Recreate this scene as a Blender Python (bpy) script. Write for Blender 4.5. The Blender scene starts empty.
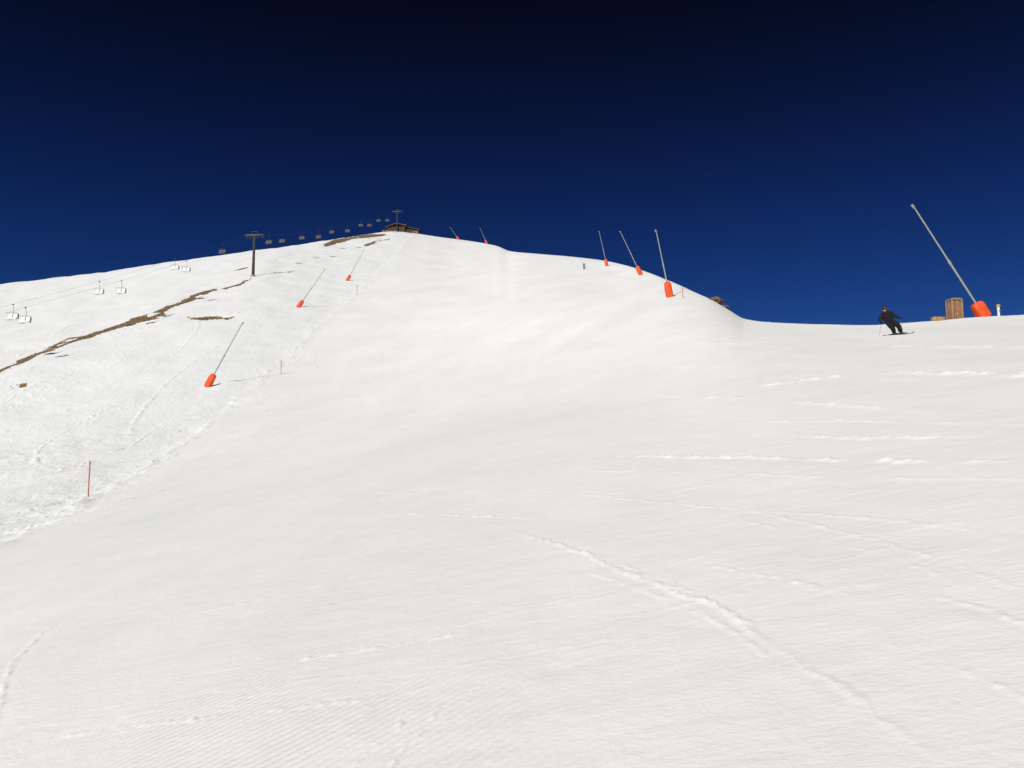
import bpy, bmesh, math, random
import numpy as np
from mathutils import Vector, Matrix
R = math.radians
random.seed(7)
SC = bpy.context.scene
COL = SC.collection
F = 870.0
TH = R(7.0)
HC = 1.6

# ------------------------------------------------------------------ layout maths
def ray(u, v):
    t = (384.0 - v) / F
    Y = math.cos(TH) - t * math.sin(TH)
    Z = math.sin(TH) + t * math.cos(TH)
    return (u - 512.0) / F / Y, Z / Y          # a = x/y , T = z/y

def pt(u, v, y):
    a, T = ray(u, v)
    return Vector((a * y, y, T * y))

def pchip(xs, ys):
    xs = np.array(xs, float); ys = np.array(ys, float)
    h = np.diff(xs); d = np.diff(ys) / h
    m = np.zeros(len(xs)); m[0] = d[0]; m[-1] = d[-1]
    for i in range(1, len(xs) - 1):
        if d[i-1] * d[i] > 0:
            w1 = 2*h[i] + h[i-1]; w2 = h[i] + 2*h[i-1]
            m[i] = (w1 + w2) / (w1 / d[i-1] + w2 / d[i])
    def f(x):
        x = np.clip(np.asarray(x, float), xs[0], xs[-1])
        i = np.clip(np.searchsorted(xs, x) - 1, 0, len(xs) - 2)
        t = (x - xs[i]) / h[i]
        return ((2*t**3 - 3*t**2 + 1) * ys[i] + (t**3 - 2*t**2 + t) * h[i] * m[i]
                + (-2*t**3 + 3*t**2) * ys[i+1] + (t**3 - t**2) * h[i] * m[i+1])
    return f

SKY = [(-60,290),(0,284),(60,277),(110,271),(160,263),(200,258),(250,251),(300,244),(340,238),(375,233),(395,231),
       (420,234),(440,237),(470,241),(497,246),(510,251),(540,254),(575,257),(600,260),(625,265),(650,273),
       (670,281),(690,290),(710,299),(730,311),(745,319),(770,322),(820,324),(870,325),(900,323),(930,321),
       (980,317),(1024,315),(1100,310)]
sk = [(ray(u, v)[0], ray(u, v)[1]) for u, v in SKY]
Tsky = pchip([s[0] for s in sk], [s[1] for s in sk])
YR = [(-60,310),(0,320),(150,335),(250,350),(350,420),(400,450),(450,440),(490,400),(520,340),(575,300),(606,270),
      (640,205),(669,150),(690,122),(715,98),(740,82),(780,72),(900,66),(981,68),(1024,70),(1100,74)]
Yr_f = pchip([ray(u, 290)[0] for u, _ in YR], [math.log(y) for _, y in YR])
# smoothed copies: the slope below the crest does not follow every nick of the skyline
AG = np.linspace(-1.0, 1.1, 4201); da = AG[1]-AG[0]
def gsm(vals, sig):
    n = int(4*sig/da); k = np.exp(-.5*(np.arange(-n, n+1)*da/sig)**2); k /= k.sum()
    return np.convolve(np.pad(vals, n, mode='edge'), k, mode='valid')
TS_s = gsm(Tsky(AG), .095); YR_s = gsm(Yr_f(AG), .11)
Wf = pchip([0, .12, .22, .35, .475, .77, 1.0, 1.2], [0, .035, .17, .41, .63, .90, 1.0, 1.0])
P0, Q0 = .115, .20

def H(x, y):
    x = np.asarray(x, float); y = np.asarray(y, float)
    yy = np.maximum(y, .5)
    a = np.clip(x / yy, -.68, .75)
    xs = np.sign(x) * np.minimum(np.abs(x), np.maximum(.75 * yy, 30))
    yr = np.exp(Yr_f(a)); yrs = np.exp(np.interp(a, AG, YR_s)); ts = np.interp(a, AG, TS_s)
    ye = np.minimum(yy, yr)
    k = np.clip((ye / yr - .15) / .85, 0, 1); k = k*k*(3-2*k)
    s1 = ye / yr; s0 = np.minimum(ye / yrs, 1.0)
    g1 = (Tsky(a) + HC / yr - P0 - Q0 * a) * Wf(s1)
    g0 = (ts + HC / yrs - P0 - Q0 * a) * Wf(s0)
    g = g0 * (1 - k) + g1 * k
    xe = xs * np.where(yy > yr, yr / yy, 1.0)
    z = -HC + P0 * np.minimum(y, yr) + Q0 * xe + ye * g
    d = np.maximum(yy - yr, 0)
    return z - .30 * d * d / (d + 22)

YS = np.exp(np.linspace(math.log(1.5), math.log(640), 6000))
def hit(u, v, maxs=1.0):
    a, T = ray(u, v)
    z = H(a * YS, YS)
    ok = np.nonzero(z >= T * YS)[0]
    if len(ok) == 0:
        y = float(np.exp(Yr_f(a))) * .995
    else:
        y = float(YS[ok[0]])
    return Vector((a * y, y, float(H(a * y, y))))

# ------------------------------------------------------------------ numpy noise
def vnoise(x, y, seed=0):
    xi = np.floor(x).astype(np.int64); yi = np.floor(y).astype(np.int64)
    fx = x - xi; fy = y - yi
    fx = fx*fx*fx*(fx*(fx*6-15)+10); fy = fy*fy*fy*(fy*(fy*6-15)+10)
    def h(i, j):
        n = (i * 374761393 + j * 668265263 + seed * 974634777) & 0xffffffff
        n = ((n ^ (n >> 13)) * 1274126177) & 0xffffffff
        return ((n ^ (n >> 16)) & 0xffff) / 32767.5 - 1.0
    return (h(xi, yi)*(1-fx) + h(xi+1, yi)*fx)*(1-fy) + (h(xi, yi+1)*(1-fx) + h(xi+1, yi+1)*fx)*fy
def fbm(x, y, o=4, seed=0):
    s = 0; am = 1
    for k in range(o):
        s = s + am * vnoise(x * 2**k + 17.3*k, y * 2**k - 9.1*k, seed + k); am *= .5
    return s

# ------------------------------------------------------------------ materials
def mat(name, col, rough=.6, metal=0.0, noise=.0, scale=8, bump=0.0):
    m = bpy.data.materials.new(name); m.use_nodes = True
    nt = m.node_tree; b = nt.nodes['Principled BSDF']
    b.inputs['Roughness'].default_value = rough; b.inputs['Metallic'].default_value = metal
    b.inputs['Base Color'].default_value = (*col, 1)
    tc = nt.nodes.new('ShaderNodeTexCoord')
    n = nt.nodes.new('ShaderNodeTexNoise'); n.inputs['Scale'].default_value = scale; n.inputs['Detail'].default_value = 5
    nt.links.new(tc.outputs['Object'], n.inputs['Vector'])
    r = nt.nodes.new('ShaderNodeValToRGB')
    k = noise
    r.color_ramp.elements[0].position = .3; r.color_ramp.elements[1].position = .7
    r.color_ramp.elements[0].color = (*[c*(1-k) for c in col], 1)
    r.color_ramp.elements[1].color = (*[min(1, c*(1+k)) for c in col], 1)
    nt.links.new(n.outputs['Fac'], r.inputs['Fac']); nt.links.new(r.outputs['Color'], b.inputs['Base Color'])
    if bump:
        bp = nt.nodes.new('ShaderNodeBump'); bp.inputs['Strength'].default_value = bump; bp.inputs['Distance'].default_value = .02
        nt.links.new(n.outputs['Fac'], bp.inputs['Height']); nt.links.new(bp.outputs['Normal'], b.inputs['Normal'])
    return m
M = dict(
    steel=mat('galvanised_steel', (.30,.30,.28), .5, .2, .15),
    lance=mat('lance_aluminium', (.33,.32,.28), .5, .1, .12),
    darksteel=mat('dark_steel', (.055,.053,.05), .6, .1, .2),
    pad=mat('orange_padding', (.76,.080,.008), .65, 0, .22, 2, .3),
    marker=mat('marker_orange', (.50,.12,.035), .6, 0, .15),
    white=mat('white_paint', (.75,.75,.73), .5, 0, .06),
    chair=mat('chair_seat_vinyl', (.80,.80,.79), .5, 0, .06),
    chairsilh=mat('chair_seat_silhouette', (.07,.05,.04), .6, 0, .2),  # same seats, with the upper chairs' dark silhouette look painted into the colour
    wood=mat('weathered_wood', (.27,.13,.07), .8, 0, .3, 3, .4),
    woodlight=mat('tan_wood', (.34,.22,.12), .8, 0, .25, 6, .4),
    straw=mat('straw', (.40,.25,.08), .9, 0, .4, 9, .8),
    darkwood=mat('dark_timber', (.060,.032,.016), .85, 0, .45, 2, .4),
    stonew=mat('station_stonework', (.17,.105,.05), .9, 0, .5, 1.5, .5),
    roofm=mat('roof_sheet', (.095,.055,.026), .7, 0, .4, 1),
    glass=mat('window_glass', (.03,.04,.05), .1, 0, .1),
    black=mat('black_ski_suit', (.005,.004,.0045), .95, 0, .3, 10, .3),
    darkpants=mat('dark_trousers', (.004,.0035,.004), .95, 0, .3),
    skin=mat('skin', (.40,.22,.15), .6, 0, .08),
    helmet=mat('helmet_shell', (.010,.009,.009), .6, 0, .1),
    goggle=mat('goggle_lens', (.03,.02,.015), .2, 0, .1),
    boot=mat('boot_plastic', (.015,.015,.016), .6, 0, .1),
    ski=mat('ski_topsheet', (.12,.09,.05), .5, 0, .3, 12),
    teal=mat('teal_jacket', (.03,.30,.36), .7, 0, .2),
    bluepants=mat('blue_trousers', (.02,.10,.18), .7, 0, .2),
    yellow=mat('yellow_plastic', (.50,.33,.08), .6, 0, .1),
    rock=mat('brown_rock', (.20,.13,.06), .9, 0, .6, 3, .6),
    drygrass=mat('dry_grass', (.20,.12,.055), .9, 0, .5, .6),
)

# ------------------------------------------------------------------ mesh helpers
class MB:
    def __init__(s): s.bm = bmesh.new()
    def box(s, c, size, rot=None, bevel=0, seg=2):
        g = bmesh.ops.create_cube(s.bm, size=1); vs = g['verts']
        mtx = Matrix.Translation(Vector(c)) @ (rot.to_4x4() if rot else Matrix.Identity(4)) @ Matrix.Diagonal((*size, 1))
        bmesh.ops.transform(s.bm, matrix=mtx, verts=vs)
        if bevel:
            es = list({e for v in vs for e in v.link_edges})
            bmesh.ops.bevel(s.bm, geom=es, offset=bevel, segments=seg, affect='EDGES', profile=.5)
        return s
    def tube(s, pts, rad, n=10, cap=True):
        pts = [Vector(p) for p in pts]
        if not isinstance(rad, (list, tuple)): rad = [rad]*len(pts)
        rings = []
        ref = None
        for i, p in enumerate(pts):
            d = (pts[min(i+1, len(pts)-1)] - pts[max(i-1, 0)]).normalized()
            if ref is None:
                ref = Vector((0,0,1)) if abs(d.z) < .9 else Vector((1,0,0))
            s1 = d.cross(ref).normalized(); s2 = s1.cross(d).normalized(); ref = s2
            rings.append([s.bm.verts.new(p + rad[i]*(math.cos(2*math.pi*k/n)*s1 + math.sin(2*math.pi*k/n)*s2)) for k in range(n)])
        for a, b in zip(rings, rings[1:]):
            for k in range(n):
                s.bm.faces.new((a[k], a[(k+1)%n], b[(k+1)%n], b[k]))
        if cap:
            s.bm.faces.new(rings[0][::-1]); s.bm.faces.new(rings[-1])
        return s
    def ball(s, c, r, rot=None, sub=2):
        g = bmesh.ops.create_icosphere(s.bm, subdivisions=sub, radius=1)
        rr = r if isinstance(r, (tuple, list)) else (r, r, r)
        mtx = Matrix.Translation(Vector(c)) @ (rot.to_4x4() if rot else Matrix.Identity(4)) @ Matrix.Diagonal((*rr, 1))
        bmesh.ops.transform(s.bm, matrix=mtx, verts=g['verts']); return s
    def build(s, name, m, parent=None, smooth=True):
        bmesh.ops.recalc_face_normals(s.bm, faces=s.bm.faces)
        me = bpy.data.meshes.new(name); s.bm.to_mesh(me); s.bm.free()
        me.materials.append(m)
        if smooth:
            me.polygons.foreach_set('use_smooth', [True]*len(me.polygons))
            try: me.set_sharp_from_angle(angle=R(40))
            except Exception: pass
        o = bpy.data.objects.new(name, me); COL.objects.link(o)
        if parent: o.parent = parent
        return o
def thing(name, label, cat, loc=(0,0,0), rz=0, group=None):
    o = bpy.data.objects.new(name, None); COL.objects.link(o)
    o.location = loc; o.rotation_euler = (0, 0, rz); o.empty_display_size = .3
    o['label'] = label; o['category'] = cat
    if group: o['group'] = group
    return o
def tag(o, label, cat, group=None):
    o['label'] = label; o['category'] = cat
    if group: o['group'] = group
    return o

# ------------------------------------------------------------------ snow terrain
def world_line(px, sub=1):
    return np.array([[*hit(u, v)[:2]] for u, v in px])
EDGE = [(-60,580),(0,550),(50,526),(110,490),(160,460),(210,425),(250,393),(280,366),(310,338),(345,305),(375,278),(398,255),(408,240)]
ew = world_line(EDGE); ew = ew[np.argsort(ew[:,1])]
exf = pchip(ew[:,1], ew[:,0])
def edge_x(y): return exf(y)

cin = np.linspace(-.74, .74, 1100)
cl = -.74 - np.cumsum(np.linspace(.004, .12, 40)); cr = .74 + np.cumsum(np.linspace(.004, .12, 40))
ca = np.concatenate([cl[::-1], cin, cr])
ry = np.concatenate([np.linspace(-2.2, 1.6, 24, endpoint=False), np.exp(np.linspace(math.log(3.4), math.log(470+1.8), 1350)) - 1.8,
                     np.linspace(480, 900, 30)])
NR, NC = len(ry), len(ca)
YY, AA = np.meshgrid(ry, ca, indexing='ij')
XX = AA * (YY + 3.0)
ZZ = H(XX, YY)
wob = .40 * fbm(YY * .12, YY * 0 + 3, 3, 5) * np.clip(YY/40, .3, 1.6) + .15*fbm(XX*.6, YY*.4, 2, 15)
dl = XX - (edge_x(YY) + wob)                     # metres right of the piste's left edge
dist = np.maximum(YY, 1)
off = 1 / (1 + np.exp(np.clip(dl / (.35 + dist * .003), -50, 50)))       # 1 = off piste
off = np.where(XX > edge_x(YY) + 10, 0, off)
fade = lambda sc: np.clip(1.3 - dist * .0035 / sc, 0, 1)     # drop detail the grid cannot carry
D = np.zeros_like(ZZ)
patchy = .65 + .5*fbm(XX*.09, YY*.06, 2, 71)
D += off * (.17 * fbm(XX*.16, YY*.10, 2, 1) * np.clip(dist/40, .6, 1.4)
            + np.clip(patchy, .15, 1.3) * (fade(.5)*.070 * fbm(XX*1.0 + .4*YY, YY*.6, 4, 2)
            + fade(.25)*.030*np.abs(fbm(XX*2.4, YY*1.8, 3, 3))))
D -= off * .10
lump = np.exp(-((dl + .4)/ (.5+dist*.0018))**2)
D += lump * (.055 + .055 * fbm(XX*1.6, YY*1.0, 3, 4)) * np.clip(dist/25, .5, 1.5)
on = 1 - off
D += on * (.03 * fbm(XX*.10, YY*.045, 2, 8) * np.clip(dist/15, .3, 1.2)
           + .009 * fade(.6) * fbm(XX*.7, YY*.35, 3, 9) + .003 * fade(.12) * fbm(XX*3.2, YY*2.6, 3, 10))

def track(px, w, h, seed, lumpf=3.0, broken=.0, raw=None):
    """a pushed-up ridge of snow along a polyline, w half width and h height in metres"""
    global D
    P = world_line(px) if raw is None else np.array(raw)
    t = np.linspace(0, len(P)-1, max(12, len(P)*5)); idx = np.arange(len(P))
    Q = np.stack([pchip(idx, P[:,0])(t), pchip(idx, P[:,1])(t)], 1)
    cum = np.concatenate([[0], np.cumsum(np.hypot(*np.diff(Q, axis=0).T))])
    x0, x1 = Q[:,0].min()-w*4, Q[:,0].max()+w*4; y0, y1 = Q[:,1].min()-w*4, Q[:,1].max()+w*4
    r0, r1 = np.searchsorted(ry, y0), np.searchsorted(ry, y1)
    if r1 <= r0: return
    c0 = max(0, np.searchsorted(ca, min(x0/(y0+3), x0/(y1+3)))-1); c1 = min(NC, np.searchsorted(ca, max(x1/(y0+3), x1/(y1+3)))+1)
    if c1 <= c0: return
    X = XX[r0:r1, c0:c1]; Y = YY[r0:r1, c0:c1]
    fs = 2.2/max(w*6,.3)
    wx = X + .7*w*fbm(X*fs, Y*fs, 3, seed+50); wy = Y + 1.3*w*fbm(X*fs, Y*fs, 3, seed+60)
    best = np.full(X.shape, 1e9); al = np.zeros(X.shape)
    for k, (a, b) in enumerate(zip(Q, Q[1:])):
        d = b - a; L = max(d@d, 1e-9)
        tt = np.clip(((wx-a[0])*d[0] + (wy-a[1])*d[1]) / L, 0, 1)
        q = (wx-a[0]-tt*d[0])**2 + (wy-a[1]-tt*d[1])**2
        up = q < best; best = np.where(up, q, best); al = np.where(up, cum[k] + tt*math.sqrt(L), al)
    n = fbm(X*lumpf*1.5, Y*lumpf*1.5, 3, seed)
    Lt = cum[-1]
    br = np.clip(.5 + 1.8*(vnoise(al/(Lt*.06), al*0+seed, seed+7) + .75 - broken*3), 0, 1) * np.clip(al/(Lt*.2), 0, 1) * np.clip((Lt-al)/(Lt*.2), 0, 1)
    r = np.sqrt(best)
    prof = np.exp(-(r/w)**2) * (.6 + .75*n) - .15*np.exp(-((r-1.9*w)/(w*.8))**2)
    D[r0:r1, c0:c1] += h * prof * br
track([(500,528),(590,556),(625,572),(670,590),(705,602),(735,617),(765,640),(800,662),(850,695),(960,770)], .026, .013, 11, 18, .06)
track([(560,548),(600,556),(640,572),(680,588),(730,610)], .020, .007, 46, 16, .2)
track([(560,562),(610,578),(650,594),(700,612),(745,640),(800,690)], .022, .006, 41, 12, .2)
track([(650,500),(760,512),(840,530),(920,552),(1000,578),(1100,612)], .026, .008, 12, 9, .10)
track([(700,512),(820,537),(900,560),(990,590)], .022, .006, 42, 9, .15)
track([(600,456),(740,457),(850,460),(940,461),(1100,458)], .07, .028, 13, 5, .08)
track([(560,470),(740,474),(900,478),(1080,477)], .05, .012, 47, 5, .15)
track([(250,510),(380,492),(520,483)], .038, .020, 14, 7, .06)
track([(270,664),(370,650),(480,630)], .022, .013, 15, 14, .05)
track([(-20,750),(150,725),(250,714),(420,694)], .018, .013, 16, 14, .03)
track([(500,486),(640,500),(730,508),(860,516),(1060,540)], .032, .010, 18, 7, .14)
track([(750,387),(800,381),(850,375)], .18, .06, 19, 3, .05)
track([(860,373),(960,373),(1090,374)], .18, .05, 20, 3, .1)
track([(860,344),(960,347),(1090,345)], .25, .05, 21, 2, .1)
track([(680,343),(740,344),(820,340)], .25, .05, 22, 2, .1)
track([(360,513),(440,514),(550,518)], .03, .015, 23, 7, .05)
track([(930,592),(1000,612),(1080,642)], .024, .009, 24, 9, .08)
track([(700,566),(770,577),(850,596)], .025, .009, 25, 9, .1)
track([(160,620),(280,595),(420,560)], .024, .011, 26, 8, .04)
track([(650,395),(800,402),(960,412)], .12, .03, 27, 4, .15)
track([(790,434),(870,438),(980,435)], .08, .026, 29, 6, .08)
track([(720,424),(860,421),(1060,424)], .08, .02, 48, 6, .15)
track([(880,640),(960,668),(1060,712)], .018, .006, 50, 12, .12)
track([(-20,770),(0,700),(20,655),(60,622),(130,592),(190,575)], .026, .010, 49, 9, .03)
track([(340,780),(372,748),(396,730),(410,700)], .016, .006, 51, 12, .03)
track([(380,790),(400,752),(420,736),(440,700)], .016, .006, 52, 12, .03)
track([(180,470),(260,420),(330,350),(380,300)], .10, .018, 53, 4, .05)
track([(427,470),(425,420),(432,360),(440,300)], .09, .014, 54, 4, .05)
rng = random.Random(3)
for k in range(85):                                  # ski arcs crossing the piste
    yc = 5.0 * math.exp(rng.random()*3.0); xc = rng.uniform(-.5, .55) * yc
    L = yc * rng.uniform(.2, .75); cv = rng.uniform(-.2, .2)
    rot = rng.uniform(-.35, .35)
    raw = [(xc + L*t*math.cos(rot), yc + L*t*math.sin(rot) + cv*L*t*t) for t in (-1, -.6, -.2, .2, .6, 1)]
    w_ = .011 + .0016*yc
    track(None, w_, w_*.19, 100+k, 5, .06, raw)
for k in range(80):                                  # tracks in the soft snow beside the piste
    yc = 26 * math.exp(rng.random()*2.1); xc = float(edge_x(yc)) - rng.uniform(1, 1 + .38*yc)
    L = yc * rng.uniform(.2, .5); rot = rng.uniform(.5, 1.7); cv = rng.uniform(-.5, .5)
    raw = [(xc + L*t*math.cos(rot) + cv*L*t*t, yc + L*t*math.sin(rot)) for t in (-1, -.6, -.2, .2, .6, 1)]
    w_ = .06 + .0013*yc
    track(None, w_, w_*.55, 200+k, 1, .05, raw)

ZZ = ZZ + D
def ground(x, y):
    """actual displaced snow height"""
    i = int(np.clip(np.searchsorted(ry, y), 1, NR-1)); 
    j = int(np.clip(np.searchsorted(ca, x/(y+3.0)), 1, NC-1))
    ty = (y - ry[i-1])/(ry[i]-ry[i-1]); tx = (x/(y+3.0) - ca[j-1])/(ca[j]-ca[j-1])
    return float((ZZ[i-1,j-1]*(1-tx)+ZZ[i-1,j]*tx)*(1-ty) + (ZZ[i,j-1]*(1-tx)+ZZ[i,j]*tx)*ty)
def onsnow(u, v):
    p = hit(u, v); p.z = ground(p.x, p.y); return p

# bare patches : outlines on the hillside
PATCH = [
  [(-5,372),(20,360),(45,348),(70,338),(100,330),(125,321.5),(150,314),(172,305),(195,294),(217,287),(216,290.5),(200,297),(182,304),(162,312),(174,315),(150,320),(120,327),(95,335.5),(70,344),(40,354.5),(15,365.5),(-5,375)],
  [(222,288),(240,283),(252,278),(250,280),(236,286),(224,290)],
  [(186,317),(205,316),(232,317.5),(230,319),(205,319),(190,318.5)],
  [(10,386),(18,384.2),(29,385),(27,386.6),(16,388),(11,388)],
  [(322,245),(335,239.5),(350,236.5),(366,234.5),(384,233.5),(386,235.5),(368,237),(352,239),(338,243),(324,247)],
  [(364,245),(376,241.5),(390,238.5),(390,239.5),(378,242.5),(366,246)],
  [(233,270),(240,268),(247,267),(246,268),(238,270)],
]
def inpoly(X, Y, P):
    r = np.zeros(X.shape, bool); n = len(P)
    for i in range(n):
        x1, y1 = P[i]; x2, y2 = P[(i+1) % n]
        if y1 == y2: continue
        c = ((y1 > Y) != (y2 > Y)) & (X < (x2-x1)*(Y-y1)/(y2-y1)+x1)
        r ^= c
    return r
bare = np.zeros_like(ZZ)
polys = [world_line(p) for p in PATCH]
def thin(X, Y): return fbm(X*.3, Y*.2, 3, 31) > -.85
for P in polys:
    bare[inpoly(XX + .8*vnoise(XX*.3, YY*.3, 5), YY + 1.8*vnoise(XX*.3, YY*.3, 6), P)] = 1
bare *= thin(XX, YY)

me = bpy.data.meshes.new('snow_slope')
co = np.stack([XX, YY, ZZ], -1).reshape(-1, 3)
me.vertices.add(NR*NC); me.vertices.foreach_set('co', co.ravel())
i, j = np.meshgrid(np.arange(NR-1), np.arange(NC-1), indexing='ij'); b = (i*NC + j).ravel()
quads = np.stack([b, b+1, b+NC+1, b+NC], 1).astype(np.int32)
nf = len(quads)
me.loops.add(nf*4); me.loops.foreach_set('vertex_index', quads.ravel())
me.polygons.add(nf); me.polygons.foreach_set('loop_start', np.arange(0, nf*4, 4, dtype=np.int32))
me.polygons.foreach_set('use_smooth', np.ones(nf, bool))
me.update(calc_edges=True)
for nm, arr in (('bare', bare), ('offpiste', off)):
    at = me.attributes.new(nm, 'FLOAT', 'POINT'); at.data.foreach_set('value', arr.ravel().astype(np.float32))
slope = bpy.data.objects.new('snow_slope', me); COL.objects.link(slope); slope['kind'] = 'structure'

sm = bpy.data.materials.new('snow'); sm.use_nodes = True
nt = sm.node_tree; N = nt.nodes; Lk = nt.links; bs = N['Principled BSDF']
def nd(t, **k):
    n = N.new(t)
    for a, v in k.items():
        if a in n.inputs: n.inputs[a].default_value = v
        else: setattr(n, a, v)
    return n
def math_(op, a, b=None, clamp=False):
    n = N.new('ShaderNodeMath'); n.operation = op; n.use_clamp = clamp
    for s, v in ((0, a), (1, b)):
        if v is None: continue
        if isinstance(v, (int, float)): n.inputs[s].default_value = v
        else: Lk.new(v, n.inputs[s])
    return n.outputs[0]
tc = nd('ShaderNodeTexCoord'); pos = tc.outputs['Object']
def noise(scale, detail=4, stretch=(1,1,1), rough=.5, rot=0):
    mp = nd('ShaderNodeMapping'); mp.inputs['Scale'].default_value = stretch; mp.inputs['Rotation'].default_value = (0,0,rot)
    Lk.new(pos, mp.inputs['Vector'])
    n = nd('ShaderNodeTexNoise'); n.inputs['Scale'].default_value = scale; n.inputs['Detail'].default_value = detail; n.inputs['Roughness'].default_value = rough
    Lk.new(mp.outputs[0], n.inputs['Vector']); return n.outputs['Fac']
big = noise(.12, 3, (1,.5,1)); mid = noise(.9, 4, (1,.6,1), .6, .3); fine = noise(26, 3, (1,1,1), .65)
ramp = nd('ShaderNodeValToRGB')
ramp.color_ramp.elements[0].position = .34; ramp.color_ramp.elements[0].color = (.785,.785,.770,1)
ramp.color_ramp.elements[1].position = .66; ramp.color_ramp.elements[1].color = (.890,.883,.860,1)
Lk.new(math_('ADD', math_('MULTIPLY', big, .6), math_('MULTIPLY', mid, .4)), ramp.inputs['Fac'])
ab = nd('ShaderNodeAttribute', attribute_name='bare'); ao = nd('ShaderNodeAttribute', attribute_name='offpiste')
gn = noise(1.3, 3, (1,1,1), .7)
gm = math_('GREATER_THAN', math_('ADD', ab.outputs['Fac'], math_('MULTIPLY', math_('SUBTRACT', gn, .5), 1.4)), .56)
gm = math_('MULTIPLY', gm, math_('GREATER_THAN', ab.outputs['Fac'], .05))
gcol = nd('ShaderNodeValToRGB'); gcol.color_ramp.elements[0].color = (.09,.05,.022,1); gcol.color_ramp.elements[1].color = (.36,.25,.14,1)
Lk.new(noise(.8, 3), gcol.inputs['Fac'])
mxo = nd('ShaderNodeMix', data_type='RGBA'); Lk.new(ao.outputs['Fac'], mxo.inputs['Factor']); Lk.new(ramp.outputs[0], mxo.inputs['A']); mxo.inputs['B'].default_value = (.82,.82,.815,1)
mx = nd('ShaderNodeMix', data_type='RGBA'); Lk.new(gm, mx.inputs['Factor']); Lk.new(mxo.outputs['Result'], mx.inputs['A']); Lk.new(gcol.outputs[0], mx.inputs['B'])
Lk.new(mx.outputs['Result'], bs.inputs['Base Color'])
bs.inputs['Roughness'].default_value = .65; bs.inputs['Specular IOR Level'].default_value = .25
# grooming corduroy, worn away in patches
wv = nd('ShaderNodeTexWave', wave_type='BANDS', bands_direction='X'); wv.inputs['Scale'].default_value = 4.6
wv.inputs['Distortion'].default_value = 1.2; wv.inputs['Detail'].default_value = 2; wv.inputs['Detail Scale'].default_value = .8
mpw = nd('ShaderNodeMapping'); mpw.inputs['Rotation'].default_value = (0,0,.75); Lk.new(pos, mpw.inputs['Vector']); Lk.new(mpw.outputs[0], wv.inputs['Vector'])
wm = nd('ShaderNodeMapRange'); wm.inputs['From Min'].default_value = .44; wm.inputs['From Max'].default_value = .60
Lk.new(noise(1.3, 4, (1,.6,1)), wm.inputs['Value'])
sepx = nd('ShaderNodeSeparateXYZ'); Lk.new(pos, sepx.inputs[0])
near = math_('SUBTRACT', 1.0, math_('MULTIPLY', sepx.outputs['Y'], .09), True)
leftw = math_('SUBTRACT', .35, math_('MULTIPLY', sepx.outputs['X'], .6), True)
cord = math_('MULTIPLY', math_('MULTIPLY', math_('MULTIPLY', wv.outputs['Fac'], wm.outputs[0]), near), leftw)
b1 = nd('ShaderNodeBump'); b1.inputs['Strength'].default_value = .9; b1.inputs['Distance'].default_value = .011; Lk.new(cord, b1.inputs['Height'])
b2 = nd('ShaderNodeBump'); b2.inputs['Strength'].default_value = .45; b2.inputs['Distance'].default_value = .010; Lk.new(fine, b2.inputs['Height']); Lk.new(b1.outputs[0], b2.inputs['Normal'])
b3 = nd('ShaderNodeBump'); b3.inputs['Strength'].default_value = .38; b3.inputs['Distance'].default_value = .03
Lk.new(noise(3.0, 4, (.45,1.3,1), .6, .12), b3.inputs['Height']); Lk.new(b2.outputs[0], b3.inputs['Normal'])
b4 = nd('ShaderNodeBump'); b4.inputs['Distance'].default_value = .3; Lk.new(math_('MULTIPLY', ao.outputs['Fac'], .6), b4.inputs['Strength'])
Lk.new(noise(1.0, 5, (1,.5,1), .72, -.5), b4.inputs['Height']); Lk.new(b3.outputs[0], b4.inputs['Normal'])
Lk.new(b4.outputs[0], bs.inputs['Normal'])
me.materials.append(sm)

# dry grass poking through
gb = bmesh.new(); rg = random.Random(5)
for P in polys:
    x0, y0 = P.min(0); x1, y1 = P.max(0)
    area = (x1-x0)*(y1-y0); n = int(min(9000, area*2.2))
    X = np.array([rg.uniform(x0, x1) for _ in range(n)]); Y = np.array([rg.uniform(y0, y1) for _ in range(n)])
    ok = inpoly(X, Y, P) & thin(X, Y)
    for x, y in zip(X[ok][:1200], Y[ok][:1200]):
        z = ground(x, y) - .03
        for q in range(3):
            a_ = rg.random()*6.28; h_ = rg.uniform(.06, .20); w_ = rg.uniform(.06, .18)
            dx, dy = math.cos(a_)*w_, math.sin(a_)*w_
            v1 = gb.verts.new((x-dx, y-dy, z)); v2 = gb.verts.new((x+dx, y+dy, z)); v3 = gb.verts.new((x+rg.uniform(-.2,.2), y+rg.uniform(-.2,.2), z+h_))
            gb.faces.new((v1, v2, v3))
gm_ = bpy.data.meshes.new('dry_grass'); gb.to_mesh(gm_); gb.free(); gm_.materials.append(M['drygrass'])
go = bpy.data.objects.new('dry_grass', gm_); COL.objects.link(go); go['kind'] = 'stuff'
tag(go, 'brown dry grass showing through the thin snow on the left hillside', 'grass')

# rock at the piste's right shoulder
def rock(loc, s, seed, label):
    mb = MB(); mb.ball((0,0,0), 1, sub=4)
    for v in mb.bm.verts:
        p = v.co
        f = 1 + .35*float(fbm(np.array(p.x*1.7+seed), np.array(p.y*1.7+p.z*2.1), 3, seed))
        v.co = Vector((p.x*s[0]*f, p.y*s[1]*f, p.z*s[2]*f))
    o = mb.build('rock', M['rock'], smooth=False); o.location = loc; tag(o, label, 'rock'); return o
for (u, v, s, l) in [(715,302,(.75,.8,.45),'brown rock breaking through the snow on the right shoulder, upper of the two'),
                     (725,309,(.5,.6,.28),'small brown rock low on the right shoulder, lower of the two')]:
    a, T = ray(u, v); y = float(np.exp(Yr_f(a))) + .2
    rock((a*y, y, ground(a*y, y)+.05), s, int(u), l)

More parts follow.
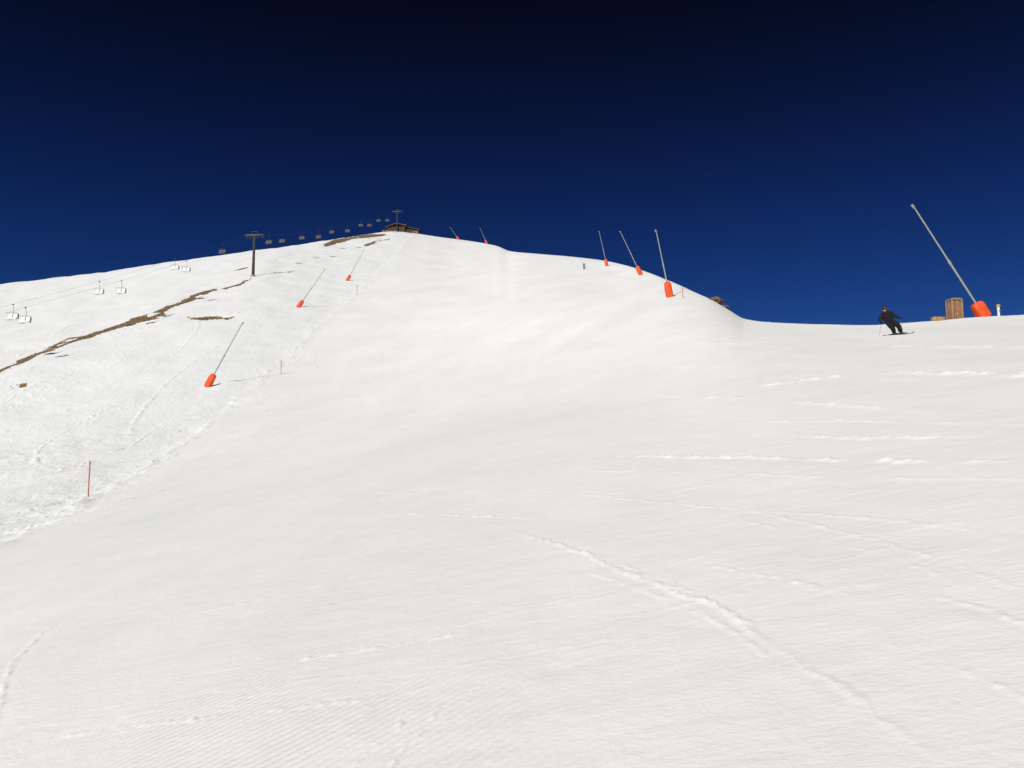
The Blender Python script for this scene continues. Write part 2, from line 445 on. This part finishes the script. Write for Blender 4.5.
# ------------------------------------------------------------------ snow lances
def lance(bu, bv, tu, tv, label, y=None, pw=1.0, ph=1.0):
    if y is None: p = onsnow(bu, bv)
    else:
        a, T = ray(bu, bv); p = Vector((a*y, y, ground(a*y, y)))
    top = pt(tu, tv, p.y) - p
    L = top.length; d = top.normalized()
    t = thing('snow_lance', label, 'snow lance', p, 0, 'snow lances lining the piste')
    m = MB(); m.tube([(0,0,-.5), (0,0,.5)], .12); m.box((0,0,.12), (.6,.6,.08), bevel=.02); m.tube([(0,0,.35), tuple(d*1.2)], [.14,.12]); m.build('stand', M['steel'], t)
    m = MB(); m.tube([d*.7, d*(.48*L)], .085); m.tube([d*(.46*L), d*(.5*L)], .11); m.build('lower_pole', M['lance'], t)
    m = MB(); m.tube([d*(.47*L), d*(.96*L)], [.07,.06]); m.build('upper_pole', M['lance'], t)
    hd = (d + Vector((-.12 if tu < bu else .12, -.1, -.15))).normalized()
    m = MB(); e = d*(.955*L); m.tube([e, e+hd*.12, e+hd*.16, e+hd*.42, e+hd*.46], [.06,.07,.11,.11,.06], 12)
    for q in range(4): m.tube([e+hd*(.2+.05*q)+Vector((-.12,0,0)), e+hd*(.2+.05*q)+Vector((.12,0,0))], .018, 6)
    m.build('nozzle_head', M['lance'], t)
    # thick foam padding wrapped round the foot, leaning with the lance
    q = Vector((0,0,1)).rotation_difference(d).to_matrix()
    n_ = 24
    m = MB(); prev = None
    prof = [(0,.34),(.05,.41),(.25,.44),(.8,.45),(1.3,.44),(1.75,.41),(1.95,.33),(2.03,.20)]
    for zz, rr in prof:
        ring = []
        for k in range(n_):
            th = 2*math.pi*k/n_; c_, s_ = math.cos(th), math.sin(th)
            e_ = .42; px = math.copysign(abs(c_)**e_, c_)*rr*pw*.98; py = math.copysign(abs(s_)**e_, s_)*rr*pw*.88
            wob_ = 1 + .035*math.sin(3*th+zz*3+bu)
            ring.append(m.bm.verts.new(q @ Vector((px*wob_, py*wob_, zz*ph-.05))))
        if prev:
            for k in range(n_): m.bm.faces.new((prev[k], prev[(k+1)%n_], ring[(k+1)%n_], ring[k]))
        else: m.bm.faces.new(ring[::-1])
        prev = ring
    m.bm.faces.new(prev)
    m.build('padding', M['pad'], t)
    if ph == 1.0:
        m = MB(); m.tube([(.1,.30,.1), (.4,.45,.05), (.9,.4,.06), (1.3,.2,.03)], .035, 8); m.build('hose', M['darksteel'], t)
    return p
lance(207,386,243,322,'snow lance with orange padding, nearest on the left bank, leaning right')
lance(298,307,325,269,'snow lance with orange padded foot, second nearest on the left bank')
lance(347,280,364,250,'small distant snow lance on left bank, third one up towards the summit')
lance(670,297,656,230,'snow lance on right piste edge, nearest of the three lances in the row')
lance(641,275,620,231,'snow lance on right piste edge, middle of the three lances in the row')
lance(607,266,599,231,'snow lance on right piste edge, farthest and smallest of the row of three')
lance(985,318,912,204,'tallest snow lance at far right beside the wooden box, long pole leaning left', y=68.4, pw=1.1, ph=.70)
lance(459,240,450,227,'tiny far snow lance just right of the summit station on the skyline')
lance(487,244,480,228,'tiny far snow lance on the skyline, where the piste crest begins to fall right')

# ------------------------------------------------------------------ piste marker poles
def marker(u, vb, vt, label):
    p = onsnow(u, vb); h = (vb - vt)/F*p.y
    t = thing('marker_pole', label, 'marker pole', p, 0, 'piste marker poles')
    lx = random.uniform(-.03,.03)
    r_ = .022 + .0002*p.y
    m = MB(); m.tube([(0,0,-.3), (lx,0,h*.96)], r_, 8); m.build('pole', M['marker'], t)
    m = MB(); m.tube([(lx,0,h*.93), (lx,0,h)], [r_*1.2, r_*1.1], 8); m.build('cap', M['marker'], t)
marker(88,500,464,'orange marker pole at the left piste edge, nearest to the camera')
marker(281,374,360,'thin marker pole at the left piste edge beyond the first lance')
marker(357,295,285,'far marker pole high on the left piste edge near the third lance')
marker(683,298,287,'marker pole on the right piste edge just beyond the nearest right lance')

# ------------------------------------------------------------------ things at the right crest
def crest(u, dy):
    a, T = ray(u, 318); y = float(np.exp(Yr_f(a))) + dy; return Vector((a*y, y, ground(a*y, y)))
p = crest(955, 1.5)
t = thing('wooden_box', 'brown boarded wooden box standing on the snow left of the tallest lance', 'wooden box', p, .12)
m = MB()
for k in range(5):
    for sy in (-1, 1): m.box((-.32+.16*k, sy*.36, .80), (.157,.05,1.9+.05*((k*7)%3-1)), bevel=.006)
    for sx in (-1, 1): m.box((sx*.41, -.29+.145*k, .80), (.05,.14,1.9+.04*((k*5)%3-1)), bevel=.006)
wl = m.build('board_panel', M['wood'], t)
m = MB()
for sx in (-1,1):
    for sy in (-1,1): m.box((sx*.42, sy*.39, .85), (.09,.08,2.0), bevel=.01)
m.box((-.02, -.40, .82), (.07,.05,1.9), bevel=.01)
m.build('corner_post', M['woodlight'], t)
m = MB(); m.box((0,0,1.87), (.96,.88,.08), bevel=.02); m.box((.1,-.1,1.94), (.62,.55,.06), bevel=.02); m.build('lid', M['woodlight'], t)
p = crest(938, -.8)
t = thing('straw_bale', 'low straw coloured bale half sunk in the snow left of the wooden box', 'straw bale', p, .1)
m = MB(); m.box((0,0,.10), (.95,.5,.36), bevel=.09, seg=3)
for v in m.bm.verts: v.co += Vector((random.uniform(-.02,.02),)*3)
m.build('straw', M['straw'], t)
for sx in (-.25,.25):
    m = MB(); m.box((sx,0,.10), (.03,.52,.39), bevel=.01); m.build('twine', M['darksteel'], t)
p = crest(999, .5)
t = thing('hydrant_post', 'short white post with yellow cap right of the tallest lance', 'post', p)
m = MB(); m.tube([(0,0,-.2),(0,0,.85)], .10, 12); m.build('post', M['white'], t)
m = MB(); m.tube([(0,0,.82),(0,0,.88),(0,0,1.0),(0,0,1.06)], [.10,.16,.16,.08], 12); m.build('cap', M['yellow'], t)
m = MB(); m.tube([(0,0,.5),(0,-.2,.5)], .05, 8); m.build('outlet', M['steel'], t)

# ------------------------------------------------------------------ chairlift
PY1 = onsnow(253, 276)
topb = pt(396, 232, 452)
kx = (topb.x - PY1.x)/(topb.y - PY1.y)
def lx(y): return PY1.x + kx*(y - PY1.y)
ang = math.atan2(-kx, 1)
perp = Vector((math.cos(ang), math.sin(ang), 0))
HALF = 2.4
def y_of(u, off_):
    lo, hi = 90., 460.
    for _ in range(50):
        mid_ = (lo+hi)/2
        x = lx(mid_) + off_
        uu = 512 + F*(x/mid_)*(math.cos(TH) - .10*math.sin(TH))
        if uu < u: lo = mid_
        else: hi = mid_
    return (lo+hi)/2
RV = [(12,308),(55,296),(99,284),(140,272),(175,261),(215,248.5),(253,236),(280,235),(301,232.5),(331,227.5),(359,221.5),(380,216.5),(396,212)]
ry_ = [y_of(u, 0) for u, v in RV]; rz_ = [ray(u, v)[1]*y for (u, v), y in zip(RV, ry_)]
y00 = 112.; rz0 = rz_[0] + (rz_[1]-rz_[0])/(ry_[1]-ry_[0])*(y00-ry_[0])
zr = pchip([y00]+ry_, [rz0]+rz_)
def ropept(y, s): 
    v = Vector((lx(y), y, float(zr(y)))) + perp*HALF*s; return v
for s, l in ((-1,'left haul rope of the chairlift, strung between the pylons'), (1,'right haul rope of the chairlift, strung between the pylons')):
    m = MB(); ysr = list(np.linspace(y00, ry_[-1], 60)); m.tube([ropept(y, s) for y in ysr], .013, 6)
    tag(m.build('haul_rope', M['darksteel']), l, 'cable', 'chairlift haul ropes')
def pylon(y, zb, label):
    top = float(zr(y)); b_ = Vector((lx(y), y, zb)); h = top - zb
    t = thing('lift_pylon', label, 'pylon', b_, ang, 'chairlift pylons')
    m = MB(); m.tube([(0,0,-.5),(0,0,.3)], .8, 12); m.build('foundation', M['steel'], t)
    m = MB(); m.tube([(0,0,0),(0,0,h*.5),(0,0,h+.2)], [.46,.38,.30], 16); m.build('mast', M['darksteel'], t)
    m = MB(); m.box((0,0,h+.35), (5.6,.4,.42), bevel=.05); m.tube([(-2.2,0,h+.3),(0,0,h-1.0)], .07, 8); m.tube([(2.2,0,h+.3),(0,0,h-1.0)], .07, 8); m.build('crossarm', M['darksteel'], t)
    for sx in (-1,1):
        m = MB(); m.box((sx*(HALF+.0),0,h+.08), (.10,3.0,.16), bevel=.02)
        for q in range(6):
            yy_ = -1.3+.52*q; m.tube([(sx*HALF-.06,yy_,h-.22),(sx*HALF+.06,yy_,h-.22)], .2, 12)
        m.build('sheave_train', M['darksteel'], t)
    m = MB(); m.tube([(-.9,0,h+.5),(-.9,0,h+1.4)], .06, 8); m.tube([(.9,0,h+.5),(.9,0,h+1.4)], .06, 8); m.tube([(-.9,0,h+1.4),(.9,0,h+1.4)], .07, 8); m.build('lifting_frame', M['darksteel'], t)
    m = MB()
    for sx in (-.2,.2): m.tube([(sx,-.55,.5),(sx,-.42,h)], .03, 6)
    for q in range(int(h/.4)): m.tube([(-.2,-.53,.7+.4*q),(.2,-.53,.7+.4*q)], .02, 5)
    m.build('ladder', M['darksteel'], t)
    return t
pylon(PY1.y, PY1.z, 'dark chairlift pylon with crossarm standing on the left snowfield')
pylon(ry_[-1], ground(lx(ry_[-1]), ry_[-1]) , 'chairlift pylon with crossarm on the summit beside the station')
# chairs
def make_chair(seatm):
    t = thing('lift_chair', '', 'lift chair')
    m = MB(); m.tube([(0,0,.08),(0,0,-.25),(.0,.28,-.7),(0,.30,-1.5)], .03, 8); m.box((0,0,.02), (.14,.5,.16), bevel=.03); m.build('hanger', M['darksteel'], t)
    m = MB(); m.tube([(-1.0,-.35,-2.60),(-1.0,.25,-2.65),(-1.0,.3,-1.75),(-.9,.3,-1.62),(.9,.3,-1.62),(1.0,.3,-1.75),(1.0,.25,-2.65),(1.0,-.35,-2.60)], .045, 8)
    m.build('frame', M['darksteel'], t)
    m = MB(); m.box((0,-.10,-2.58), (1.95,.6,.22), bevel=.05); m.build('seat', seatm, t)
    for sx in (-.48,.48):
        m = MB(); m.box((sx,.14,-2.07), (.86,.10,.84), rot=Matrix.Rotation(R(-8),3,'X'), bevel=.045); m.build('backrest', seatm, t)
        m = MB(); m.box((sx,.25,-2.07), (.94,.05,.94), rot=Matrix.Rotation(R(-8),3,'X'), bevel=.02); m.build('back_shell', M['darksteel'], t)
    m = MB(); m.tube([(-.95,.2,-1.70),(-.95,-.5,-1.55),(.95,-.5,-1.55),(.95,.2,-1.70)], .02, 6); m.build('safety_bar', M['darksteel'], t)
    m = MB(); m.tube([(0,-.35,-2.66),(0,-.6,-2.95)], .025, 6); m.tube([(-.6,-.62,-2.97),(.6,-.62,-2.97)], .03, 6); m.build('footrest', M['darksteel'], t)
    return t
CH = [(13,-1,'leftmost chair on the lift cable, low over the left snowfield'),
      (27,1,'second lift chair from the left picture edge, beside the leftmost one'),
      (98,-1,'third lift chair from the left, over the snow above the long grass strip'),
      (121,1,'fourth lift chair from the left, right partner of the chair above the grass strip'),
      (173,-1,'left chair of the close pair nearest below the snowfield pylon'),
      (185,1,'right chair of the close pair nearest below the snowfield pylon'),
      (220,-1,'lone lift chair just left of the snowfield pylon'),
      (267,1,'first lift chair to the right of the snowfield pylon'),
      (280,-1,'second lift chair to the right of the snowfield pylon'),
      (300,-1,'third lift chair to the right of the snowfield pylon'),
      (317,1,'fourth lift chair right of the snowfield pylon, against the sky'),
      (330,-1,'fifth lift chair right of the snowfield pylon, halfway to the summit'),
      (346,1,'sixth lift chair right of the snowfield pylon'),
      (359,-1,'fourth lift chair down from the summit pylon'),
      (368,1,'third lift chair down from the summit pylon'),
      (377,-1,'second lift chair down from the summit pylon'),
      (386,1,'tiny lift chair closest to the summit pylon')]
pl, pd = make_chair(M['chair']), make_chair(M['chairsilh'])
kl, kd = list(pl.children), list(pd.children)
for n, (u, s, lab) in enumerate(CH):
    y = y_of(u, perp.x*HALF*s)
    proto, kids, first = (pl, kl, n == 0) if u < 200 else (pd, kd, u == 220)  # upper chairs take the seat colour darkened to read as silhouettes
    if first: c = proto
    else:
        c = proto.copy(); COL.objects.link(c)
        for ch in kids:
            q = ch.copy(); COL.objects.link(q); q.parent = c
    c.location = ropept(y, s) + Vector((0,0,-.05)); c.rotation_euler = (0,0,ang)
    c['label'] = lab; c['category'] = 'lift chair'; c['group'] = 'chairs hanging on the lift cable'

# summit station
a, T = ray(402, 233); y = 459.
p = Vector((a*y, y, pt(402,234,y).z))
t = thing('lift_station', 'dark timber lift station building on the summit of the slope', 'building', p, -.1)
m = MB(); m.box((-2.2,0,.5), (9.5,8,5.0)); m.box((6.0,0,-.2), (6.9,6,3.8)); m.build('wall', M['darkwood'], t, False)
m = MB()
def slab(pts, th):
    vs = [m.bm.verts.new(q) for q in pts] + [m.bm.verts.new(Vector(q)+Vector((0,0,th))) for q in pts]
    n = len(pts)
    m.bm.faces.new(vs[:n][::-1]); m.bm.faces.new(vs[n:])
    for k in range(n): m.bm.faces.new((vs[k], vs[(k+1)%n], vs[n+(k+1)%n], vs[n+k]))
slab([(-8.2,-4.8,2.4),(-2,-4.8,4.6),(-2,4.8,4.6),(-8.2,4.8,2.4)], .35)
slab([(-1.99,-4.8,4.6),(3.4,-4.8,3.0),(3.4,4.8,3.0),(-1.99,4.8,4.6)], .35)
slab([(2.9,-3.8,2.6),(10.4,-3.8,1.0),(10.4,3.8,1.0),(2.9,3.8,2.6)], .3)
rf = m.build('roof', M['roofm'], t, False)
m = MB(); m.box((1.5,1,4.6), (.9,.9,1.9)); m.build('chimney', M['stonew'], rf, False)
m = MB(); m.box((-6.5,-5.2,-.4), (6,2.2,1.8)); m.box((8.5,-4.6,-1.0), (3.4,2.2,1.6)); m.build('terrace', M['stonew'], t, False)
for xx in (-5.2,-1.2,5.2):
    m = MB(); m.box((xx,-4.03 if xx<3 else -3.03,1.6 if xx<3 else .9), (1.5,.1,1.1)); fr = m.build('window', M['stonew'], t, False)
    m = MB(); m.box((xx,-4.09 if xx<3 else -3.09,1.6 if xx<3 else .9), (1.2,.06,.85)); m.build('pane', M['glass'], fr, False)
m = MB(); m.box((-3.1,-4.05,.2), (1.3,.12,2.3)); m.build('door', M['stonew'], t, False)
for xx in (-7.4,9.6):
    m = MB(); m.tube([(xx,-4 if xx<0 else -3.4,-2),(xx,-4 if xx<0 else -3.4,2.6 if xx<0 else 1.25)], .16, 8); m.build('porch_post', M['darkwood'], t)

# ------------------------------------------------------------------ people on skis
def skin_body(name, verts, edges, radii, m, parent):
    me = bpy.data.meshes.new(name); me.from_pydata([tuple(v) for v in verts], edges, []); me.update()
    o = bpy.data.objects.new(name, me); COL.objects.link(o)
    md = o.modifiers.new('s', 'SKIN')
    for k, r in enumerate(radii):
        me.skin_vertices[0].data[k].radius = r if isinstance(r, tuple) else (r, r)
    me.skin_vertices[0].data[0].use_root = True
    md.use_smooth_shade = True
    sb = o.modifiers.new('b', 'SUBSURF'); sb.levels = 2; sb.render_levels = 2
    dg = bpy.context.evaluated_depsgraph_get()
    nm = bpy.data.meshes.new_from_object(o.evaluated_get(dg)); o.modifiers.clear(); o.data = nm; bpy.data.meshes.remove(me)
    nm.materials.clear(); nm.materials.append(m)
    nm.polygons.foreach_set('use_smooth', [True]*len(nm.polygons))
    o.parent = parent; return o
def person(loc, rz, label, J, jacket, trousers, helm, plabel, bulk=1.0):
    t = thing('person', label, 'person', loc, rz)
    V = [J['pelvis'], J['waist'], J['chest'], J['neck'], J['head0'], J['head']]
    Rr = [(.165*bulk,.135*bulk), (.155*bulk,.13*bulk), (.20*bulk,.15*bulk), (.07,.07), (.085,.095), (.09,.105)]
    E = [(0,1),(1,2),(2,3),(3,4),(4,5)]
    def add(p, r, frm):
        V.append(p); Rr.append(r*bulk); E.append((frm, len(V)-1)); return len(V)-1
    for s in ('l','r'):
        k = add(J['sh_'+s], .095, 2); k = add(J['el_'+s], .072, k); k = add(J['wr_'+s], .052, k)
        k = add(J['hip_'+s], .13, 0); k = add(J['kn_'+s], .10, k); k = add(J['an_'+s], .075, k)
    body = skin_body('body', V, E, Rr, jacket, t)
    body.data.materials.append(trousers); body.data.materials.append(M['skin'])
    pz = J['pelvis'][2] + .02; hd = Vector(J['head']); nk = Vector(J['neck'])
    for f in body.data.polygons:
        c = f.center
        if c.z < pz and (Vector(J['wr_l'])-c).length > .28 and (Vector(J['wr_r'])-c).length > .28: f.material_index = 1
        elif (c-hd).length < .14 or (c-Vector(J['head0'])).length < .085: f.material_index = 2
    fd = Vector(J['face'])
    q = Vector((0,-1,0)).rotation_difference(fd).to_matrix()
    m = MB(); m.ball(hd+Vector((0,0,.045))-fd*.02, (.135,.155,.13), q, 3); hm = m.build('helmet', helm, t)
    m = MB(); m.tube([hd+fd*.10+q@Vector((-.085,.03,.03)), hd+fd*.125+q@Vector((-.04,0,.03)), hd+fd*.125+q@Vector((.04,0,.03)), hd+fd*.10+q@Vector((.085,.03,.03))], .038, 10); m.build('goggles', M['goggle'], t)
    m = MB(); m.tube([hd+fd*.09+Vector((0,0,.0)), hd+fd*.135+Vector((0,0,-.035))], [.012,.018], 8); m.build('nose', M['skin'], t)
    m = MB(); m.ball(hd+fd*.105+Vector((0,0,-.075)), (.03,.012,.01), q, 2); m.build('mouth', M['skin'], t)
    for s in ('l','r'):
        w = Vector(J['wr_'+s]); fdir = (w - Vector(J['el_'+s])).normalized(); g = Vector(J['grip_'+s]).normalized()
        side = fdir.cross(g).normalized()
        m = MB(); c = w + fdir*.05
        m.tube([w-fdir*.06, w, c, c+fdir*.045], [.065,.06,.054,.042], 10)
        for k in range(4):       # fingers closed round the pole grip
            b0 = c + fdir*.035 + g*(.033-.022*k); ln = (.040,.045,.043,.034)[k]
            m.tube([b0, b0+fdir*ln, b0+fdir*(ln+.01)+side*.035, b0+fdir*(ln-.03)+side*.055], [.0125,.012,.011,.009], 7)
        m.tube([c-fdir*.02+side*.03+g*.03, c+side*.055+g*.045, c+fdir*.035+side*.062+g*.035], [.015,.014,.011], 7)
        m.build('glove', M['darkpants'], t)
        a_ = Vector(J['an_'+s]); sd = Vector(J['skidir']).normalized()
        qq = Vector((0,-1,0)).rotation_difference(sd).to_matrix()
        m = MB(); m.tube([a_+Vector((0,0,.20)), a_+Vector((0,0,.06)), a_+sd*.02+Vector((0,0,-.04))], [.085,.08,.07], 12)
        m.box(a_+sd*.07+Vector((0,0,-.055)), (.11,.32,.09), rot=qq, bevel=.03, seg=3); m.build('boot', M['boot'], t)
    mw = Matrix.Translation(Vector(loc)) @ Matrix.Rotation(rz, 4, 'Z')
    for s, sn in (('l','picture left'), ('r','picture right')):
        a_ = Vector(J['an_'+s]); sd = Vector(J['skidir']).normalized()
        o = thing('ski', 'ski under the %s foot of %s' % (sn, plabel), 'ski', mw @ Vector((a_.x, a_.y, a_.z-.105)), rz, 'skis worn by the skiers')
        m = MB()
        side = Vector((0,0,1)).cross(sd).normalized(); upv = sd.cross(side).normalized()
        N_ = 22; prev = None
        for k in range(N_+1):
            tt = -.72 + 1.50*k/N_
            wv_ = .034 + .02*abs(tt)**1.5; up = 0
            if tt > .58: up = (tt-.58)**2*1.8; 
            if tt > .70: wv_ *= math.sqrt(max(.05, 1-((tt-.70)/.085)**2))
            c = sd*tt + upv*up
            ring = [m.bm.verts.new(c+side*wv_), m.bm.verts.new(c-side*wv_), m.bm.verts.new(c-side*wv_+Vector((0,0,.018))), m.bm.verts.new(c+side*wv_+Vector((0,0,.018)))]
            if prev:
                for e in range(4): m.bm.faces.new((prev[e], prev[(e+1)%4], ring[(e+1)%4], ring[e]))
            else: m.bm.faces.new(ring[::-1])
            prev = ring
        m.bm.faces.new(prev)
        m.build('blade', M['ski'], o, False)
        qq = Vector((0,-1,0)).rotation_difference(sd).to_matrix()
        for pp, ss in ((sd*.22+Vector((0,0,.04)), (.07,.09,.05)), (-sd*.15+Vector((0,0,.045)), (.07,.10,.06))):
            m = MB(); m.box(pp, ss, rot=qq, bevel=.01); m.build('binding', M['boot'], o)
        w = Vector(J['wr_'+s]); fdir = (w - Vector(J['el_'+s])).normalized(); g = Vector(J['grip_'+s]).normalized()
        side = fdir.cross(g).normalized(); c = w + fdir*.085 + side*.032
        o = thing('ski_pole', 'ski pole in the %s hand of %s' % (sn, plabel), 'ski pole', mw @ c, rz, 'ski poles held by the skiers')
        m = MB(); m.tube([g*.07, g*-1.08], [.008,.006], 8); m.build('shaft', M['steel'], o)
        m = MB(); m.tube([g*.085, g*.06, g*-.07], [.012,.02,.014], 8); m.build('grip', M['boot'], o)
        m = MB(); m.tube([g*-1.0, g*-1.012], .045, 12); m.build('basket', M['boot'], o)
    return t
JA = dict(pelvis=(-.25,.05,.68), waist=(-.35,.03,.84), chest=(-.47,-.06,1.03), neck=(-.56,-.12,1.21), head0=(-.57,-.15,1.27), head=(-.59,-.17,1.35),
          sh_l=(-.69,-.03,1.02), el_l=(-.84,-.06,.79), wr_l=(-.85,-.28,.63), sh_r=(-.30,-.10,1.15), el_r=(-.08,-.10,1.00), wr_r=(.06,-.28,.86),
          hip_l=(-.38,.05,.61), kn_l=(-.22,-.14,.37), an_l=(-.04,.10,.125), hip_r=(-.14,.03,.66), kn_r=(.09,-.17,.46), an_r=(.24,-.04,.125),
          grip_l=(-.12,-.62,.70), grip_r=(-.42,-.55,.72), face=Vector((.25,-.95,-.1)).normalized(), skidir=(.50,-.86,-.06))
p = onsnow(896, 335)
s1 = person(p, 0, 'skier in black suit and helmet carving down the right side of the piste', JA, M['black'], M['darkpants'], M['helmet'], 'the black clad skier', 1.38)
JB = dict(pelvis=(0,.05,.86), waist=(0,.03,1.02), chest=(0,-.02,1.24), neck=(0,-.04,1.43), head0=(0,-.05,1.50), head=(0,-.06,1.58),
          sh_l=(-.20,-.02,1.34), el_l=(-.30,-.06,1.08), wr_l=(-.28,-.28,.98), sh_r=(.20,-.02,1.34), el_r=(.31,-.06,1.08), wr_r=(.30,-.28,.98),
          hip_l=(-.11,.05,.80), kn_l=(-.13,-.10,.48), an_l=(-.13,.02,.125), hip_r=(.11,.05,.80), kn_r=(.13,-.10,.48), an_r=(.13,.02,.125),
          grip_l=(-.05,-.35,.93), grip_r=(.05,-.35,.93), face=(0,-1,0), skidir=(.1,-.99,0))
p = onsnow(584, 269)
s2 = person(p, .3, 'tiny far skier in teal jacket near the crest left of the row of lances', JB, M['teal'], M['bluepants'], M['helmet'], 'the far teal clad skier', 1.1)

# ------------------------------------------------------------------ light, sky, camera
EL, AZ = R(37), R(32)       # sun behind the camera's left shoulder
sdir = Vector((-math.cos(EL)*math.sin(AZ), -math.cos(EL)*math.cos(AZ), math.sin(EL)))
sun = bpy.data.lights.new('sun', 'SUN'); sun.energy = 4.2; sun.angle = R(.5); sun.color = (1,.982,.945)
so = bpy.data.objects.new('sun', sun); COL.objects.link(so)
so.rotation_euler = sdir.to_track_quat('Z', 'Y').to_euler()
w = bpy.data.worlds.new('World'); SC.world = w; w.use_nodes = True
wt = w.node_tree; bg = wt.nodes['Background']
st = wt.nodes.new('ShaderNodeTexSky'); st.sky_type = 'NISHITA'; st.sun_disc = False
st.sun_elevation = EL; st.sun_rotation = math.atan2(sdir.x, sdir.y); st.altitude = 3000; st.air_density = 1.0; st.dust_density = 0.0; st.ozone_density = 3.0
# thin dark high-altitude air: the sky falls off to near black navy with elevation
wtc = wt.nodes.new('ShaderNodeTexCoord'); wsp = wt.nodes.new('ShaderNodeSeparateXYZ'); wt.links.new(wtc.outputs['Generated'], wsp.inputs[0])
wr = wt.nodes.new('ShaderNodeValToRGB'); wt.links.new(wsp.outputs['Z'], wr.inputs['Fac'])
cr_ = wr.color_ramp; cr_.interpolation = 'B_SPLINE'
cr_.elements[0].position = 0.0; cr_.elements[0].color = (.30,.42,.62,1)
cr_.elements[1].position = .62; cr_.elements[1].color = (.018,.014,.020,1)
for ps, c in ((.12,(.11,.24,.52)),(.22,(.055,.162,.41)),(.34,(.044,.082,.235)),(.44,(.034,.045,.106)),(.52,(.025,.024,.042))):
    e = cr_.elements.new(ps); e.color = (*c, 1)
wm_ = wt.nodes.new('ShaderNodeMix'); wm_.data_type = 'RGBA'; wm_.blend_type = 'MULTIPLY'; wm_.inputs['Factor'].default_value = 1
wt.links.new(st.outputs[0], wm_.inputs['A']); wt.links.new(wr.outputs[0], wm_.inputs['B'])
wt.links.new(wm_.outputs['Result'], bg.inputs['Color']); bg.inputs['Strength'].default_value = .08

cam = bpy.data.cameras.new('camera'); cam.sensor_width = 36; cam.lens = 36*F/1024; cam.clip_end = 5000; cam.clip_start = .05
cob = bpy.data.objects.new('camera', cam); COL.objects.link(cob); cob.rotation_euler = (math.pi/2 + TH, 0, 0); SC.camera = cob
SC.view_settings.view_transform = 'Standard'; SC.view_settings.look = 'None'; SC.view_settings.exposure = 0
